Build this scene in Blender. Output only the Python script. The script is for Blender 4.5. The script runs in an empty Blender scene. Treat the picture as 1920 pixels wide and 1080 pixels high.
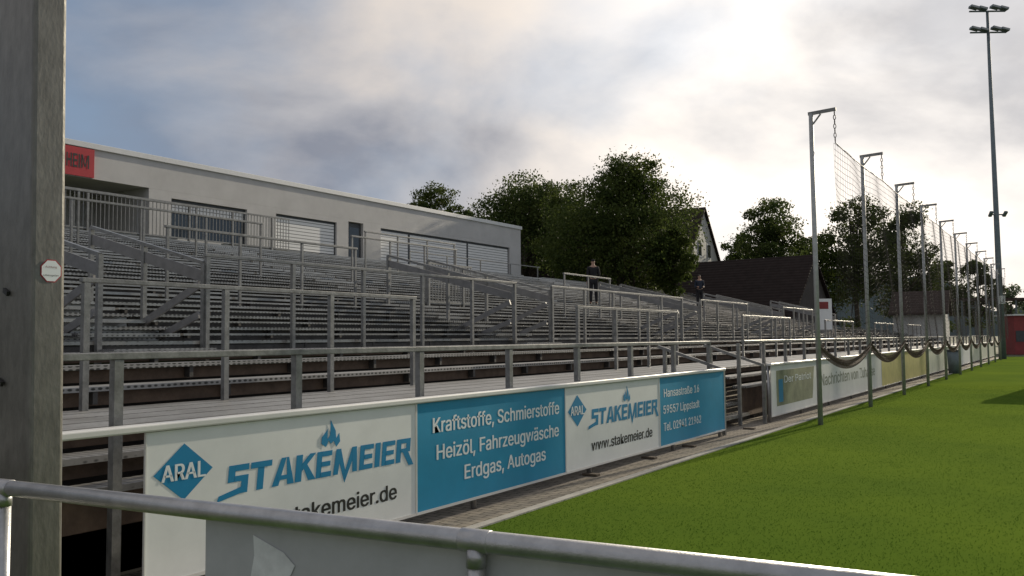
import bpy, math, random, os
import numpy as np
from mathutils import Vector, Matrix
random.seed(7); rng=np.random.default_rng(5)
R=math.radians
sc=bpy.context.scene
col=sc.collection
# ------------------------------------------------------------------ camera
F_PX=1600.0
cam_d=bpy.data.cameras.new('camera'); cam=bpy.data.objects.new('camera',cam_d); col.objects.link(cam)
CAM=Vector((0,0,1.65))
M3=(Matrix.Rotation(R(33.3),3,'Z')@Matrix.Rotation(R(90+3.45),3,'X')@Matrix.Rotation(-0.010,3,'Z'))
cam.matrix_world=Matrix.Translation(CAM)@M3.to_4x4()
cam_d.sensor_width=36; cam_d.lens=30.0; cam_d.clip_end=3000; cam_d.clip_start=0.05
sc.camera=cam
def ray(px,py): return M3@Vector(((px-960)/F_PX,(540-py)/F_PX,-1))
def onX(px,py,X): d=ray(px,py); return CAM+d*(X/d.x)
def onZ(px,py,Z): d=ray(px,py); return CAM+d*((Z-CAM.z)/d.z)
def at(px,py,D): return CAM+ray(px,py)*D
FH=Vector((-math.sin(R(33.3)),math.cos(R(33.3)),0)); RH=Vector((math.cos(R(33.3)),math.sin(R(33.3)),0))
# ------------------------------------------------------------------ materials
def new_mat(name):
    m=bpy.data.materials.new(name); m.use_nodes=True
    return m,m.node_tree,m.node_tree.nodes['Principled BSDF']
def mat(name,base,rough=.6,metal=0.0,var=.25,scale=6.0,bump=.0,bscale=40.0,stretch=(1,1,1),spec=.5):
    m,t,b=new_mat(name); n=t.nodes; l=t.links
    mp=n.new('ShaderNodeMapping'); mp.inputs['Scale'].default_value=stretch
    geo=n.new('ShaderNodeNewGeometry'); l.new(geo.outputs['Position'],mp.inputs['Vector'])
    no=n.new('ShaderNodeTexNoise'); no.inputs['Scale'].default_value=scale; no.inputs['Detail'].default_value=6; no.inputs['Roughness'].default_value=.65
    l.new(mp.outputs[0],no.inputs['Vector'])
    rp=n.new('ShaderNodeValToRGB'); c=rp.color_ramp
    c.elements[0].position=.3; c.elements[1].position=.72
    c.elements[0].color=(*[x*(1-var) for x in base],1); c.elements[1].color=(*[min(1,x*(1+var)) for x in base],1)
    l.new(no.outputs['Fac'],rp.inputs[0]); l.new(rp.outputs[0],b.inputs['Base Color'])
    b.inputs['Roughness'].default_value=rough; b.inputs['Metallic'].default_value=metal
    b.inputs['Specular IOR Level'].default_value=spec
    if bump>0:
        n2=n.new('ShaderNodeTexNoise'); n2.inputs['Scale'].default_value=bscale; n2.inputs['Detail'].default_value=4
        l.new(mp.outputs[0],n2.inputs['Vector'])
        bp=n.new('ShaderNodeBump'); bp.inputs['Strength'].default_value=bump; bp.inputs['Distance'].default_value=.01
        l.new(n2.outputs['Fac'],bp.inputs['Height']); l.new(bp.outputs[0],b.inputs['Normal'])
    return m
GALV=mat('galvanised steel',(.215,.217,.212),.38,.45,.35,9,.15,60)
GALVD=mat('dull galvanised steel',(.075,.072,.068),.6,.3,.35,7,.15,60)
GALVP=mat('pale galvanised pole',(.40,.41,.40),.5,.35,.2,9,.1,60)
SIDEB=mat('grey stair side board',(.20,.20,.20),.5,.3,.2,6)
ALU=mat('brushed aluminium tube',(.42,.42,.42),.40,.75,.18,14,.1,160,(1,1,1))
PILLAR=mat('weathered pillar steel',(.165,.16,.145),.42,.45,.25,20,.14,60,(1,1,.4))
BROWN=mat('brown plywood',(.145,.10,.070),.75,0,.35,5,.2,40)
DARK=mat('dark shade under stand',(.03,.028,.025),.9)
WHITE=mat('white board paint',(.72,.74,.74),.45,0,.06,3,.02)
GREYB=mat('grey board back',(.42,.425,.44),.5,0,.12,4,.05)
PATCH=mat('pale peeled patch',(.68,.69,.70),.6)
BLUE=mat('blue board film',(.010,.25,.44),.4,0,.08,3)
BLUEL=mat('blue lettering',(.008,.21,.42),.4,0,.05,3)
WL_=mat('white lettering',(.78,.82,.84),.45,0,.03,3)
BLACK=mat('black lettering',(.015,.015,.015),.5)
GREENL=mat('grey green lettering',(.22,.245,.19),.5)
YELLOW=mat('yellow board film',(.46,.42,.13),.5,0,.16,3)
PALE=mat('pale cream board film',(.60,.62,.50),.5,0,.08,3)
RED=mat('red sign film',(.42,.018,.03),.5,0,.1,3)
REDK=mat('red painted sheet',(.22,.03,.03),.6,0,.2,3)
STEELB=mat('blue grey mast steel',(.14,.175,.19),.55,.2,.2,5)
PLASTER=mat('grey rendered plaster',(.51,.505,.50),.9,0,.09,1.2,.5,180)
TRIM=mat('roof edge flashing',(.68,.68,.67),.4,.2,.05)
GLASS=mat('dark window glass',(.02,.025,.03),.12,0,.1,2,spec=.8)
FRAME=mat('anthracite frame',(.045,.05,.055),.5)
NET=mat('dark net cord',(.06,.048,.04),.9)
ROPE=mat('grey brown rope',(.13,.095,.072),.9,0,.3,30)
CONC=mat('concrete kerb',(.33,.32,.29),.9,0,.2,5,.4,60)
WOOD=mat('weathered wood block',(.11,.085,.06),.85,0,.3,9,.3,50,(1,.2,1))
BARK=mat('bark',(.06,.048,.035),.95,0,.4,7,.6,20,(1,1,.3))
WALLW=mat('white house plaster',(.50,.50,.48),.9,0,.08,1,.2,60)
WALLB=mat('brown brick gable',(.045,.038,.034),.9,0,.25,2,.3,30)
SKIN=mat('skin',(.36,.22,.16),.6)
CLOTHD=mat('black cloth',(.014,.014,.017),.95)
CLOTHB=mat('navy cloth',(.02,.027,.045),.95)
HAIR=mat('brown hair',(.03,.02,.015),.8)
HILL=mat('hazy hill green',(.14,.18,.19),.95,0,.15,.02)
LAMPG=mat('lamp glass',(.35,.36,.37),.15,0,.05,2)

def tread_mat(nm,lo,hi,met,ro):
    m,t,b=new_mat(nm); n=t.nodes; l=t.links
    geo=n.new('ShaderNodeNewGeometry'); mp=n.new('ShaderNodeMapping')
    l.new(geo.outputs['Position'],mp.inputs['Vector'])
    br=n.new('ShaderNodeTexVoronoi'); br.inputs['Scale'].default_value=24; br.inputs['Randomness'].default_value=.12
    mp.inputs['Scale'].default_value=(1.0,.55,1)
    l.new(mp.outputs[0],br.inputs['Vector'])
    rp=n.new('ShaderNodeValToRGB'); rp.color_ramp.elements[0].position=.26; rp.color_ramp.elements[1].position=.42
    rp.color_ramp.elements[0].color=(*lo,1); rp.color_ramp.elements[1].color=(*hi,1)
    l.new(br.outputs['Distance'],rp.inputs[0])
    no=n.new('ShaderNodeTexNoise'); no.inputs['Scale'].default_value=1.7; no.inputs['Detail'].default_value=8; no.inputs['Roughness'].default_value=.65
    l.new(geo.outputs['Position'],no.inputs['Vector'])
    mx=n.new('ShaderNodeMix'); mx.data_type='RGBA'; mx.blend_type='MULTIPLY'; mx.inputs[0].default_value=.75
    rn=n.new('ShaderNodeValToRGB'); rn.color_ramp.elements[0].position=.35; rn.color_ramp.elements[1].position=.65; rn.color_ramp.elements[0].color=(.52,.50,.47,1)
    l.new(no.outputs['Fac'],rn.inputs[0])
    l.new(rp.outputs[0],mx.inputs[6]); l.new(rn.outputs[0],mx.inputs[7])
    l.new(mx.outputs[2],b.inputs['Base Color'])
    b.inputs['Roughness'].default_value=ro; b.inputs['Metallic'].default_value=met
    return m
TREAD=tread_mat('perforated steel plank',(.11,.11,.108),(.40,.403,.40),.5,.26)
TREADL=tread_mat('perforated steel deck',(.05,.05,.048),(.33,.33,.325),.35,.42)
def roof_mat(name,base):
    m,t,b=new_mat(name); n=t.nodes; l=t.links
    geo=n.new('ShaderNodeNewGeometry')
    w=n.new('ShaderNodeTexWave'); w.bands_direction='Z'; w.inputs['Scale'].default_value=1.6; w.inputs['Distortion'].default_value=.3
    l.new(geo.outputs['Position'],w.inputs['Vector'])
    no=n.new('ShaderNodeTexNoise'); no.inputs['Scale'].default_value=2.5; no.inputs['Detail'].default_value=8
    l.new(geo.outputs['Position'],no.inputs['Vector'])
    rp=n.new('ShaderNodeValToRGB'); rp.color_ramp.elements[0].color=(*[x*.6 for x in base],1); rp.color_ramp.elements[1].color=(*[x*1.5 for x in base],1)
    l.new(no.outputs['Fac'],rp.inputs[0]); l.new(rp.outputs[0],b.inputs['Base Color'])
    bp=n.new('ShaderNodeBump'); bp.inputs['Strength'].default_value=.5; bp.inputs['Distance'].default_value=.05
    l.new(w.outputs['Fac'],bp.inputs['Height']); l.new(bp.outputs[0],b.inputs['Normal']); b.inputs['Roughness'].default_value=.95; b.inputs['Specular IOR Level'].default_value=.1
    return m
ROOFD=roof_mat('dark brown roof tiles',(.028,.021,.019)); ROOFG=roof_mat('grey brown roof tiles',(.06,.045,.04))
def blinds_mat():
    m,t,b=new_mat('louvre blinds'); n=t.nodes; l=t.links
    geo=n.new('ShaderNodeNewGeometry'); sx=n.new('ShaderNodeSeparateXYZ'); l.new(geo.outputs['Position'],sx.inputs[0])
    ma=n.new('ShaderNodeMath'); ma.operation='MULTIPLY'; ma.inputs[1].default_value=8.0; l.new(sx.outputs['Z'],ma.inputs[0])
    fr=n.new('ShaderNodeMath'); fr.operation='FRACT'; l.new(ma.outputs[0],fr.inputs[0])
    rp=n.new('ShaderNodeValToRGB'); e=rp.color_ramp.elements; e[0].position=.12; e[0].color=(.10,.10,.105,1); e[1].position=.28; e[1].color=(.80,.80,.79,1)
    l.new(fr.outputs[0],rp.inputs[0]); l.new(rp.outputs[0],b.inputs['Base Color']); b.inputs['Roughness'].default_value=.4
    return m
BLIND=blinds_mat()
def leaf_mat(name,c1,c2,trans=.35,spec=.3):
    m,t,b=new_mat(name); n=t.nodes; l=t.links
    geo=n.new('ShaderNodeNewGeometry'); no=n.new('ShaderNodeTexNoise'); no.inputs['Scale'].default_value=.9; no.inputs['Detail'].default_value=5
    l.new(geo.outputs['Position'],no.inputs['Vector'])
    rp=n.new('ShaderNodeValToRGB'); rp.color_ramp.elements[0].position=.35; rp.color_ramp.elements[1].position=.68
    rp.color_ramp.elements[0].color=(*c1,1); rp.color_ramp.elements[1].color=(*c2,1)
    l.new(no.outputs['Fac'],rp.inputs[0]); l.new(rp.outputs[0],b.inputs['Base Color']); b.inputs['Roughness'].default_value=.6; b.inputs['Specular IOR Level'].default_value=spec
    tr=n.new('ShaderNodeBsdfTranslucent'); l.new(rp.outputs[0],tr.inputs['Color'])
    mx=n.new('ShaderNodeMixShader'); mx.inputs[0].default_value=trans
    l.new(b.outputs[0],mx.inputs[1]); l.new(tr.outputs[0],mx.inputs[2]); l.new(mx.outputs[0],n['Material Output'].inputs['Surface'])
    return m
LEAF1=leaf_mat('dark leaves',(.034,.055,.014),(.085,.108,.026),.38,.08)
LEAF2=leaf_mat('mid leaves',(.038,.062,.018),(.095,.120,.033),.38,.08)
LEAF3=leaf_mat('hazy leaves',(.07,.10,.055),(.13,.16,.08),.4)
BLADE=leaf_mat('grass blades',(.036,.086,.009),(.046,.100,.011),.28,.0)
def grass_mat():
    m,t,b=new_mat('pitch turf'); n=t.nodes; l=t.links
    geo=n.new('ShaderNodeNewGeometry')
    n1=n.new('ShaderNodeTexNoise'); n1.inputs['Scale'].default_value=90; n1.inputs['Detail'].default_value=8; n1.inputs['Roughness'].default_value=.75
    n2=n.new('ShaderNodeTexNoise'); n2.inputs['Scale'].default_value=.22; n2.inputs['Detail'].default_value=7; n2.inputs['Roughness'].default_value=.6
    l.new(geo.outputs['Position'],n1.inputs['Vector']); l.new(geo.outputs['Position'],n2.inputs['Vector'])
    r1=n.new('ShaderNodeValToRGB'); r1.color_ramp.elements[0].position=.3; r1.color_ramp.elements[1].position=.7
    r1.color_ramp.elements[0].color=(.036,.084,.008,1); r1.color_ramp.elements[1].color=(.050,.104,.011,1)
    r2=n.new('ShaderNodeValToRGB'); r2.color_ramp.elements[0].position=.35; r2.color_ramp.elements[1].position=.68
    r2.color_ramp.elements[0].color=(.70,.82,.82,1); r2.color_ramp.elements[1].color=(1.55,1.28,1.0,1)
    l.new(n1.outputs['Fac'],r1.inputs[0]); l.new(n2.outputs['Fac'],r2.inputs[0])
    mx=n.new('ShaderNodeMix'); mx.data_type='RGBA'; mx.blend_type='MULTIPLY'; mx.inputs[0].default_value=1
    l.new(r1.outputs[0],mx.inputs[6]); l.new(r2.outputs[0],mx.inputs[7]); l.new(mx.outputs[2],b.inputs['Base Color'])
    b.inputs['Roughness'].default_value=1; b.inputs['Specular IOR Level'].default_value=0.0
    b.inputs['Sheen Weight'].default_value=.16; b.inputs['Sheen Roughness'].default_value=.3; b.inputs['Sheen Tint'].default_value=(.80,.88,.22,1)
    bp=n.new('ShaderNodeBump'); bp.inputs['Strength'].default_value=.2; bp.inputs['Distance'].default_value=.01
    l.new(n1.outputs['Fac'],bp.inputs['Height']); l.new(bp.outputs[0],b.inputs['Normal'])
    return m
TURF=grass_mat()
SOIL=mat('rough ground',(.06,.07,.03),.95,0,.4,.4,.4,8)
def paving_mat():
    m,t,b=new_mat('block paving'); n=t.nodes; l=t.links
    geo=n.new('ShaderNodeNewGeometry'); mp=n.new('ShaderNodeMapping'); l.new(geo.outputs['Position'],mp.inputs['Vector'])
    br=n.new('ShaderNodeTexBrick'); br.inputs['Scale'].default_value=1; br.inputs['Brick Width'].default_value=.2; br.inputs['Row Height'].default_value=.1; br.inputs['Mortar Size'].default_value=.006
    br.inputs['Color1'].default_value=(.31,.275,.225,1); br.inputs['Color2'].default_value=(.23,.205,.17,1); br.inputs['Mortar'].default_value=(.07,.065,.05,1)
    l.new(mp.outputs[0],br.inputs['Vector']); l.new(br.outputs['Color'],b.inputs['Base Color']); b.inputs['Roughness'].default_value=.95; b.inputs['Specular IOR Level'].default_value=.15
    bp=n.new('ShaderNodeBump'); bp.inputs['Strength'].default_value=.3; bp.inputs['Distance'].default_value=.005; bp.invert=True
    l.new(br.outputs['Fac'],bp.inputs['Height']); l.new(bp.outputs[0],b.inputs['Normal'])
    return m
PAVE=paving_mat()
# ------------------------------------------------------------------ builders
WLOC={}
def wloc(o): return WLOC.get(o.name,Vector((0,0,0))) if o else Vector((0,0,0))
class MB:
    def __init__(s): s.v=[]; s.f=[]
    def quad(s,a,b,c,d):
        i=len(s.v); s.v+= [tuple(a),tuple(b),tuple(c),tuple(d)]; s.f.append((i,i+1,i+2,i+3)); return s
    def poly(s,pts):
        i=len(s.v); s.v+=[tuple(p) for p in pts]; s.f.append(tuple(range(i,i+len(pts)))); return s
    def box(s,x0,x1,y0,y1,z0,z1):
        i=len(s.v)
        s.v+=[(x0,y0,z0),(x1,y0,z0),(x1,y1,z0),(x0,y1,z0),(x0,y0,z1),(x1,y0,z1),(x1,y1,z1),(x0,y1,z1)]
        s.f+=[(i,i+3,i+2,i+1),(i+4,i+5,i+6,i+7),(i,i+1,i+5,i+4),(i+1,i+2,i+6,i+5),(i+2,i+3,i+7,i+6),(i+3,i,i+4,i+7)]; return s
    def bar(s,a,b,w,h,up=Vector((0,0,1))):
        a=Vector(a); b=Vector(b); d=(b-a).normalized()
        if abs(d.dot(up))>.98: up=Vector((0,1,0))
        sx=d.cross(up).normalized(); uy=sx.cross(d).normalized()
        i=len(s.v)
        for p in (a,b):
            for (q,r) in ((-1,-1),(1,-1),(1,1),(-1,1)): s.v.append(tuple(p+sx*q*w/2+uy*r*h/2))
        s.f+=[(i,i+1,i+2,i+3),(i+7,i+6,i+5,i+4)]+[(i+k,i+4+k,i+4+(k+1)%4,i+(k+1)%4) for k in range(4)]; return s
    def tube(s,pts,r,n=10,rs=None,caps=True):
        pts=[Vector(p) for p in pts]; rings=[]
        for k,p in enumerate(pts):
            d=(pts[min(k+1,len(pts)-1)]-pts[max(k-1,0)]).normalized()
            u=Vector((0,0,1)) if abs(d.z)<.9 else Vector((0,1,0))
            a=d.cross(u).normalized(); b=a.cross(d); rr=rs[k] if rs else r
            i=len(s.v); rings.append(i)
            for j in range(n):
                t=2*math.pi*j/n; s.v.append(tuple(p+a*math.cos(t)*rr+b*math.sin(t)*rr))
        for q in range(len(rings)-1):
            for j in range(n): s.f.append((rings[q]+j,rings[q]+(j+1)%n,rings[q+1]+(j+1)%n,rings[q+1]+j))
        if caps: s.f.append(tuple(rings[0]+j for j in range(n))); s.f.append(tuple(rings[-1]+j for j in reversed(range(n))))
        return s
    def build(s,name,m,parent=None,smooth=False,bevel=0,kind=None):
        off=wloc(parent)
        me=bpy.data.meshes.new(name); me.from_pydata([(v[0]-off.x,v[1]-off.y,v[2]-off.z) for v in s.v],[],s.f); me.update()
        import bmesh
        bm=bmesh.new(); bm.from_mesh(me); bmesh.ops.recalc_face_normals(bm,faces=bm.faces) if len(s.f)>1 and len(s.f)<60000 else None
        bm.to_mesh(me); bm.free()
        if smooth:
            for p in me.polygons: p.use_smooth=True
        me.materials.append(m)
        o=bpy.data.objects.new(name,me); col.objects.link(o)
        if parent: o.parent=parent; WLOC[o.name]=off.copy()
        if bevel:
            md=o.modifiers.new('bevel','BEVEL'); md.width=bevel; md.segments=3; md.limit_method='ANGLE'
        if kind: o['kind']=kind
        return o
def tag(o,label,cat,group=None):
    o['label']=label; o['category']=cat
    if group: o['group']=group
    return o
def thing(name,label,cat,loc=(0,0,0),group=None):
    o=bpy.data.objects.new(name,None); col.objects.link(o); o.location=loc; o.empty_display_size=.2
    WLOC[o.name]=Vector(loc); return tag(o,label,cat,group)
def dup(root,loc,label):
    r=root.copy(); col.objects.link(r); r.location=loc; r['label']=label
    for ch in list(root.children):
        c=ch.copy(); col.objects.link(c); c.parent=r
        for g in list(ch.children):
            d=g.copy(); col.objects.link(d); d.parent=c
    return r
def structure(o): o['kind']='structure'; return o
ORD=['first','second','third','fourth','fifth','sixth','seventh','eighth','ninth','tenth','eleventh','twelfth','thirteenth','fourteenth','fifteenth']
# ------------------------------------------------------------------ text
FONT=None
try:
    fd=os.path.join(bpy.utils.resource_path('LOCAL'),'datafiles','fonts')
    if not os.path.isdir(fd): fd=os.path.join(bpy.utils.resource_path('SYSTEM'),'datafiles','fonts')
    FONT=bpy.data.fonts.load(os.path.join(fd,'Inter.woff2'))
except Exception as ex: print('font',ex)
def text_geo(s,bold=0.0):
    cu=bpy.data.curves.new('t','FONT'); cu.body=s; cu.offset=0; cu.resolution_u=4
    if FONT: cu.font=FONT
    ob=bpy.data.objects.new('t',cu); col.objects.link(ob)
    dg=bpy.context.evaluated_depsgraph_get(); me=bpy.data.meshes.new_from_object(ob.evaluated_get(dg))
    v=[tuple(x.co) for x in me.vertices]; f=[tuple(p.vertices) for p in me.polygons]
    bpy.data.objects.remove(ob); bpy.data.curves.remove(cu); bpy.data.meshes.remove(me)
    return v,f
try: CAPU=max(q[1] for q in text_geo('H')[0])
except Exception: CAPU=.7; FONT=None
def text_on(s,X,y0,y1,zb,cap,m,parent,bold=0.02,name='lettering',sep=.0003):
    v,f=text_geo(s); xs=[a[0] for a in v]; a,b=min(xs),max(xs); N_=len(v)
    mb=MB(); k=0
    for (dy_,dz_) in ((-1,-.3),(1,-.3),(-1,.3),(1,.3)) if bold>0 else ((0,0),):
        mb.v+=[(X+sep*k,y0+(q[0]-a)/(b-a)*(y1-y0)+dy_*bold*cap*1.1,zb+q[1]/CAPU*cap+dz_*bold*cap) for q in v]
        mb.f+=[tuple(i+k*N_ for i in ff) for ff in f]; k+=1
    return mb.build(name,m,parent)
GW={'S':1.0,'T':1.0,'A':1.12,'K':1.08,'E':.92,'M':1.55,'I':.36,'R':1.05,'H':1.0}
h_=.27; v_=.34
GP={
'S':[[(0,.42),(v_,.42),(v_,1),(0,1)],[(v_,1-h_*.8),(1,1-h_*.8),(1,1),(v_,1)],[(v_,.42),(1,.42),(1,.62),(v_,.62)],[(1-v_,.0),(1,.0),(1,.42),(1-v_,.42)],[(-.45,-.18),(1-v_,0),(1-v_,.22),(-.38,.02)]],
'T':[[(-.05,1-h_*.8),(1.05,1-h_*.8),(1.05,1),(-.05,1)],[(.5-v_/2,0),(.5+v_/2,0),(.5+v_/2,1-h_*.8),(.5-v_/2,1-h_*.8)]],
'A':[[(0,0),(.32,0),(.62,1),(.38,1)],[(.74,0),(1.08,0),(.74,1),(.621,1)],[(.24,.2),(.86,.2),(.82,.36),(.28,.36)]],
'K':[[(0,0),(v_,0),(v_,1),(0,1)],[(v_,.38),(v_,.66),(.72,1),(1.05,1)],[(v_,.62),(.72,0),(1.12,0),(.55,.68)]],
'E':[[(0,0),(v_,0),(v_,1),(0,1)],[(v_,.8),(1,.8),(1,1),(v_,1)],[(v_,.41),(.92,.41),(.92,.60),(v_,.60)],[(v_,0),(1,0),(1,.2),(v_,.2)]],
'M':[[(0,0),(.2,0),(.27,1),(.07,1)],[(.27,1),(.20,.55),(.5,-.38),(.5,.12)],[(.73,1),(.80,.55),(.5,-.38),(.5,.12)],[(.8,0),(1,0),(.93,1),(.73,1)]],
'I':[[(0,0),(1,0),(1,1),(0,1)]],
'R':[[(0,0),(v_,0),(v_,1),(0,1)],[(v_,.8),(1,.8),(1,1),(v_,1)],[(1-v_*.9,.42),(1,.42),(1,.8),(1-v_*.9,.8)],[(v_,.42),(1-v_*.9,.42),(1-v_*.9,.58),(v_,.58)],[(.45,.42),(.85,.42),(1.3,-.18),(.95,-.18)]]}
def logo_word(X,y0,y1,z0,z1,m,parent):
    word='STAKEMEIER'; gap=.13; tot=sum(GW[c] for c in word)+gap*9
    u=(y1-y0)/tot; y=y0; mb=MB(); H=z1-z0; k=0
    for c in word:
        w=GW[c]*u
        for P in GP[c]:
            xx=X+.0004*(k%6); k+=1
            mb.poly([(xx,y+a*w+b*H*.10,z0+b*H) for a,b in P])
        y+=w+gap*u
    return mb.build('lettering',m,parent)
# ------------------------------------------------------------------ setting: ground
structure(MB().quad((-900,-400,-.02),(900,-400,-.02),(900,1500,-.02),(-900,1500,-.02)).build('ground',SOIL))
structure(MB().quad((-4.42,-3,0.0),(75,-3,0.0),(75,74,0.0),(-4.42,74,0.0)).build('pitch',TURF))
structure(MB().quad((-21,-3,-.008),(-4.5,-3,-.008),(-4.5,74,-.008),(-21,74,-.008)).build('pavement',PAVE))
structure(MB().box(-4.52,-4.42,-3,74,-.05,.015).build('kerb',CONC))
structure(MB().box(-90,-22.2,-8,48,-.05,4.28).build('embankment',SOIL))
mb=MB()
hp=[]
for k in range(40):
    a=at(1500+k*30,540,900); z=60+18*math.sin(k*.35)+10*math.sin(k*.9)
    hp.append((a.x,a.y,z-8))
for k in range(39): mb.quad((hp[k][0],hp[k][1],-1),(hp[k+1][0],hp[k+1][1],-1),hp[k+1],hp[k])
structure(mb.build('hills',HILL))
# grass blades
N=240000
x=-4.47+ (rng.random(N)**1.1)*17; y=4.5+(rng.random(N)**1.7)*27
h=.005+rng.random(N)*.009; a=rng.random(N)*6.283; lean=rng.normal(0,.008,(N,2)); w=.003
V=np.zeros((N,3,3)); V[:,0,0]=x-np.cos(a)*w; V[:,0,1]=y-np.sin(a)*w; V[:,1,0]=x+np.cos(a)*w; V[:,1,1]=y+np.sin(a)*w
V[:,2,0]=x+lean[:,0]; V[:,2,1]=y+lean[:,1]; V[:,2,2]=h
def np_mesh(name,V,k,m,parent=None):
    n=V.shape[0]; me=bpy.data.meshes.new(name); me.vertices.add(n*k); off=wloc(parent)
    W=V.reshape(-1,3)-np.array(off); me.vertices.foreach_set('co',W.astype(np.float32).ravel())
    me.loops.add(n*k); me.loops.foreach_set('vertex_index',np.arange(n*k,dtype=np.int32))
    me.polygons.add(n); me.polygons.foreach_set('loop_start',np.arange(0,n*k,k,dtype=np.int32)); me.update(calc_edges=True)
    me.materials.append(m); o=bpy.data.objects.new(name,me); col.objects.link(o)
    if parent: o.parent=parent
    return o
g=np_mesh('grass',V,3,BLADE); g['kind']='stuff'; g['label']='short green grass blades of the mown pitch'; g['category']='grass'
# ------------------------------------------------------------------ terrace stand
def rc(k): return 5.35+.8*k
def rz(k): return .43+.208*k
Y0=1.2; YU=56.0; YL=73.0
STY=[6.03+9.42*n for n in range(6)]
SW=1.53
def spans(y0,y1,holes):
    out=[];a=y0
    for (h0,h1) in holes:
        if h0<=a: a=max(a,h1); continue
        if h0>=y1: break
        out.append((a,h0)); a=h1
    if a<y1: out.append((a,y1))
    return out
low=thing('terrace_stand','lower rows of the steel terrace stand directly behind the advertising boards','grandstand',(-5.35,20,0))
upp=thing('terrace_stand','upper steel terrace rising from the walkway towards the grey rendered building','grandstand',(-10.15,20,0))
far=thing('terrace_stand','far lower block of terrace rows catching light beyond the person in navy','grandstand',(-10.15,65,0))
brk=[]
def row(par,c,z,dep,rh,y0,y1,holes,upper=True,name='plank',nb=True):
    for (a,b) in spans(y0,y1,holes):
        if name=='walkway_deck':
            for (u0,u1) in ((0,.40),(.455,.84),(.895,1.28),(1.335,dep)):
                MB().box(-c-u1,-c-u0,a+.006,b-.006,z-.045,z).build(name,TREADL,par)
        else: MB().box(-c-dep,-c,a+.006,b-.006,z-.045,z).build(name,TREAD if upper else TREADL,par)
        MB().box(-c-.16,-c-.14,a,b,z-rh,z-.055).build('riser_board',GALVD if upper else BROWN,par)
        if upper:
            MB().box(-c-.79,-c-.37,a,b,z-.07,z-.05).build('deck_board',GALVD,par)
            MB().box(-c-.60,-c-.46,a+.05,b-.05,z+.075,z+.105).build('seat_slat',TREAD,par)
        yy=a+.4
        while yy<b and nb: brk.append((c,yy,z,par)); yy+=1.57
gate=[(14.06,16.5)]
LOWR=[(5.40,.27,.70,.62),(5.72,.33,.87,.16),(6.10,1.74,1.03,.15),(7.95,.42,1.23,.19),(8.62,.42,1.42,.18),(9.30,.45,1.55,.12)]
for i,(c,dep,z,rh) in enumerate(LOWR):
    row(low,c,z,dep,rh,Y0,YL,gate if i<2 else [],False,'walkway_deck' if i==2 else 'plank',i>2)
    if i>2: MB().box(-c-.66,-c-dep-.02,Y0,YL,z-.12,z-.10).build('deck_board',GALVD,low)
MB().box(-5.56,-5.54,Y0,14.0,.06,.40).build('front_shade_sheet',DARK,low)  # dark sheet standing in for the shade under the front row
aisles=[(s,s+SW) for s in STY]
for k in range(6,21): row(upp,rc(k),rz(k),.36,.205,Y0 if k<12 else 4,YU,aisles)
for k in range(6,9): row(far,rc(k),rz(k),.36,.205,YU+.6,YL-2,[])
brk.sort(key=lambda b:(b[0]**2+b[1]**2))
for (c,yy,z,par) in brk[:100]:
    MB().box(-c-.12,-c-.02,yy-.025,yy+.025,z-.17,z-.046).build('bracket',GALVD,par)
for par in (low,upp,far):
    mb=MB()
    for (c,yy,z,p2) in brk[100:]:
        if p2 is par: mb.box(-c-.12,-c-.02,yy-.025,yy+.025,z-.17,z-.046)
    if mb.v: mb.build('bracket',GALVD,par,kind='stuff')
yy=1.9
while yy<30:
    MB().box(-5.68,-5.60,yy-.04,yy+.04,0,.65).build('support_leg',GALVD,low)
    yy+=3.14
MB().box(-9.9,-9.85,Y0,YL,0,1.3).build('back_shade_sheet',DARK,low)  # near-black sheet, the shade behind the lower rows put into its colour
MB().bar((-10.2,Y0,rz(6)-.13),(-10.2,YU,rz(6)-.13),.04,.14).build('edge_beam',GALVD,upp)
MB().quad((-10.4,YU+.05,0),(-21.9,YU+.05,0),(-21.9,YU+.05,rz(20)-.1),(-10.4,YU+.05,rz(6)-.1)).build('end_shade_sheet',DARK,upp)  # dark sheet in place of the shade beneath the open stand end
ff=thing('handrail_fence','long galvanised handrail with square posts along the front of the lower terrace','handrail',(-5.3,20,0))
dy=1.567
ys=[3.30+dy*i for i in range(-1,46)]
for yy in ys:
    if yy<YL:
        MB().box(-5.335,-5.275,yy-.032,yy+.032,0,1.54).build('post',GALV,ff)
for (a,b) in ((Y0,14.3),(16.1,YL)):
    MB().box(-5.34,-5.27,a,b,1.542,1.59).build('rail',GALV,ff,bevel=.006)
def barrier(k,y0,nb,label,thin=1.0,z=None):
    c=rc(k)-.09; z=rz(k) if z is None else z
    t=thing('crush_barrier',label,'barrier',(-c,y0,z),'crush barriers on the terrace')
    zt_=rz(k)+1.21
    MB().box(-c-.03,-c+.03,y0-.05,y0+nb*dy+.05,zt_-.045,zt_).build('rail',GALV,t,bevel=.006)
    for i in range(nb+1):
        MB().box(-c-.028*thin,-c+.028*thin,y0+i*dy-.03*thin,y0+i*dy+.03*thin,z-.02 if k==3 else z-.35,zt_-.046).build('post',GALV,t)
for n,s in enumerate(STY):
    sc_=s+SW/2
    barrier(3,sc_-1.5*dy,3,f'three-bay low terrace barrier before the {ORD[n]} access stair from the left',1.0,1.03)
    if n<4: barrier(6,s+SW+.02,5 if n<2 else 3,f'walkway barrier after the {ORD[n]} access stair from the left')
barrier(10,STY[0]+SW+1.6,3,'short barrier above the walkway, between first and second stair from the left',.8)
barrier(10,STY[2]-1.7,2,'short barrier above the walkway beside the person in black',.8)
barrier(14,STY[0]+SW+.1,4,'four-bay barrier halfway up the upper terrace, nearer one',.75)
barrier(14,STY[1]+SW+.1,3,'three-bay barrier halfway up the upper terrace, farther one',.75)
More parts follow.
